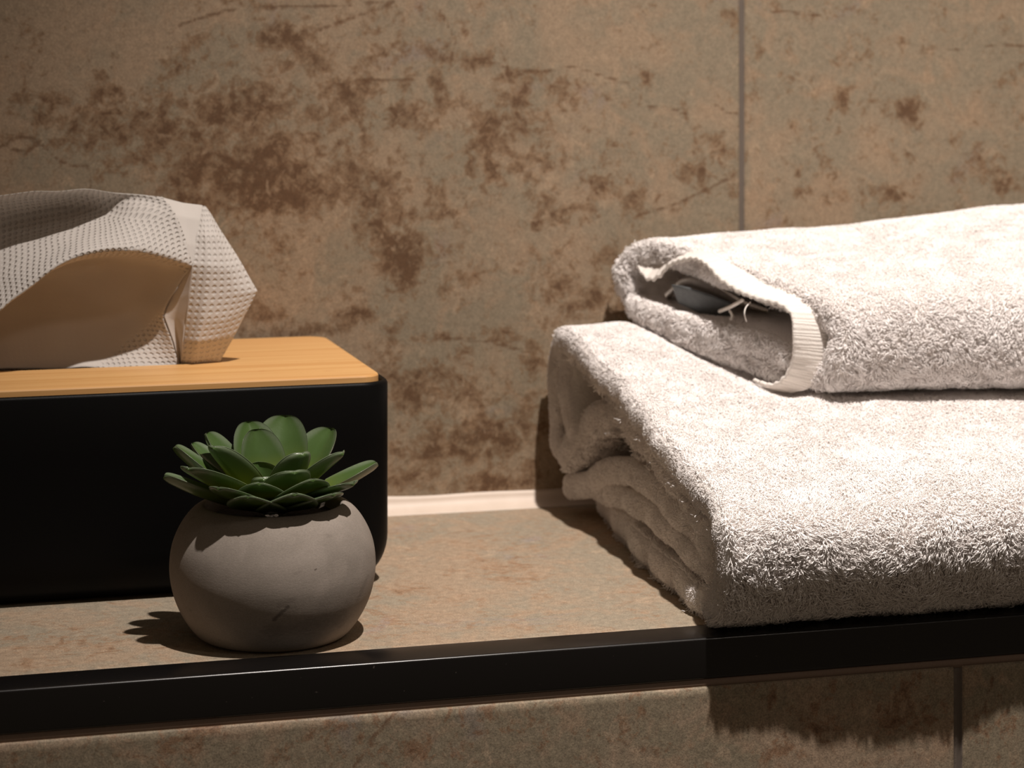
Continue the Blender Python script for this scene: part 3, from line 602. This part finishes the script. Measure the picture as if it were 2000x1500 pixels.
# ---- upper hand towel
ut = empty('hand_towel', (.50, 1.03, .07), 'smaller white terry towel folded with an open hemmed end, top of the stack', 'towel')
XE = lambda y: .4085 - (y - .962) * .40
def warp_up(V):
    V = V.copy(); X, Y, Z = V.T; s = np.clip(X - .38, 0, .5)
    V[:, 2] = Z + np.clip(Z - .086, 0, 1) * s * 1.35
    V[:, 1] = Y - .14 * s * np.clip((1.09 - Y) / .13, 0, 1)
    wv = vnoise(V, 20) * .0022 + vnoise(V + 2, 55) * .0008; V[:, 2] += wv * np.clip((Z - .08) / .03, .1, 1); V[:, 1] += vnoise(V + 9, 24) * .0018 * np.clip((1.08 - Y) / .03, 0, 1)
    V[:, 1] = np.minimum(V[:, 1], YW - .0045)
    return V
loop = [(1.078, .0970), (1.045, .0925), (1.015, .0870), (.988, .0820), (.9700, .0815), (.9620, .0900), (.9620, .1010), (.9700, .1095), (.990, .1150), (1.02, .1215), (1.05, .1275), (1.072, .1285), (1.0870, .1210), (1.0885, .1090)]
U2 = []
U2.append((*strip(loop, .0105, lambda y, z, u: XE(y) + .0012 * np.sin(z * 260) + np.interp(y, [.96, .99, 1.03], [.006, .003, 0]) - .004 * np.clip((.098 - z) / .006, 0, 1) * (y > .985), .65, 200, True, warp=warp_up), 1))
slab = [(.9790, .0895), (.995, .0930), (1.02, .0950), (1.05, .0965), (1.076, .1000)]
U2.append((*strip(slab, .0095, lambda y, z, u: XE(y) - .005 + np.interp(y, [.97, 1.0], [.004, .0]) + .0008 * np.sin(y * 300), .65, 60, warp=warp_up), 1))
o = 0; Fs = []; U3 = []
for Vv, Ff, inn, ds, _ in U2:
    if signed(Vv - Vv.mean(0), Ff) < 0: Ff = Ff[:, ::-1]
    Fs.append(Ff + o); o += len(Vv); U3.append((Vv, Ff, inn, ds, 1))
mesh_obj('cloth', np.vstack([u_[0] for u_ in U3]), np.vstack(Fs), m_cloth, ut)
pile('terry_pile', ut, U3, 2.5, .0038, .00025, (.05, -.10, -.30), lambda c, n: (n[:, 0] > -.9) | (c[:, 0] < .42))
# woven hem: thin flat border of the top layer, sticking out past the plush
def ribbon(name, A, B, mat, parent, nu=160, nv=10, th=.0014, ripple=.0):
    a = catmull([at(*p) for p in A], nu); b = catmull([at(*p) for p in B], nu); G = np.array([a + (b - a) * t_ for t_ in np.linspace(0, 1, nv)])
    s = np.concatenate([[0], np.cumsum(np.linalg.norm(np.diff(a, axis=0), axis=1))])
    if ripple: G[:, :, 2] += ripple * np.sin(s * 2 * math.pi / .0052 + 2 * np.sin(s * 90))[None] * np.linspace(1, .2, nv)[:, None]
    P = G.reshape(-1, 3); F = grid_faces(nv, nu); ob = mesh_obj(name, P, F, mat, parent)
    UV = np.stack([np.tile(np.linspace(0, 1, nv)[:, None] * .012, (1, nu)).ravel(), np.tile(s, nv)], 1); ul = ob.data.uv_layers.new(name='UVMap'); ul.data.foreach_set('uv', UV[F.ravel()].astype(np.float32).ravel())
    md = ob.modifiers.new('thickness', 'SOLIDIFY'); md.thickness = th; md.offset = 0; md.use_rim = True
    return ob
edge = [(1470, 742, .990), (1505, 752, .979), (1532, 735, .970), (1547, 700, .964), (1549, 655, .961), (1545, 615, .963), (1520, 594, .970), (1480, 584, .981), (1440, 568, .994), (1405, 545, 1.007), (1382, 520, 1.018), (1358, 506, 1.030), (1330, 509, 1.040), (1305, 520, 1.050), (1288, 540, 1.056), (1266, 547, 1.064), (1250, 530, 1.072), (1240, 512, 1.080)]
inb = [(1500, 758, .985), (1548, 764, .975), (1586, 752, .969), (1612, 712, .965), (1619, 655, .965), (1611, 600, .969), (1576, 568, .978), (1514, 551, .991), (1470, 540, 1.000), (1435, 520, 1.012), (1405, 503, 1.022), (1375, 492, 1.033), (1350, 492, 1.043), (1325, 497, 1.052), (1305, 512, 1.058), (1285, 520, 1.066), (1268, 512, 1.074), (1260, 505, 1.082)]
hm = ribbon('hem', edge, inb, m_hem, ut, ripple=.0006); hm['label'] = 'smooth woven hem band at the open end'
k = NT('grey_blue_label'); n = k.noise(k.n('ShaderNodeTexCoord').outputs['Object'], 600, 3); k.set(Base__Color=k.mix(n, (.075, .085, .09), (.15, .16, .165)), Roughness=.6)
tg = ribbon('care_tag', [(1312, 556, 1.045), (1345, 562, 1.038), (1385, 575, 1.032), (1430, 592, 1.026)], [(1325, 592, 1.050), (1355, 606, 1.043), (1390, 622, 1.036), (1432, 632, 1.030)], k.m, ut, 40, 8, .0004); tg['label'] = 'grey-blue care label tucked in the open end'
# inner fold of thin woven cloth behind the tag
ribbon('inner_fold', [(1300, 575, 1.056), (1340, 545, 1.050), (1400, 560, 1.036), (1450, 588, 1.022), (1500, 606, 1.010)], [(1300, 585, 1.075), (1340, 558, 1.075), (1400, 575, 1.07), (1450, 600, 1.06), (1500, 612, 1.05)], m_hem, ut, 60, 8, .0012)
def thread(name, pts, r, mat, parent):
    c = catmull([at(*p) for p in pts], 24); V = []
    for i, p in enumerate(c):
        tg_ = c[min(i + 1, 23)] - c[max(i - 1, 0)]; tg_ /= np.linalg.norm(tg_); A = np.cross(tg_, (0, 1, .1)); A /= np.linalg.norm(A); B = np.cross(tg_, A)
        for j in range(6): V.append(p + r * (A * math.cos(j * 1.0472) + B * math.sin(j * 1.0472)))
    return mesh_obj(name, V, grid_faces(24, 6, True), mat, parent)
thread('loose_thread', [(1466, 590, .990), (1457, 600, .985), (1454, 613, .982), (1458, 628, .985)], .00028, m_hem, ut)
thread('loose_thread', [(1405, 608, 1.02), (1425, 600, 1.01), (1440, 592, 1.0), (1452, 585, .998)], .0009, m_hem, ut)
thread('loose_thread', [(1425, 606, 1.012), (1430, 616, 1.010), (1428, 625, 1.010)], .0007, m_hem, ut)
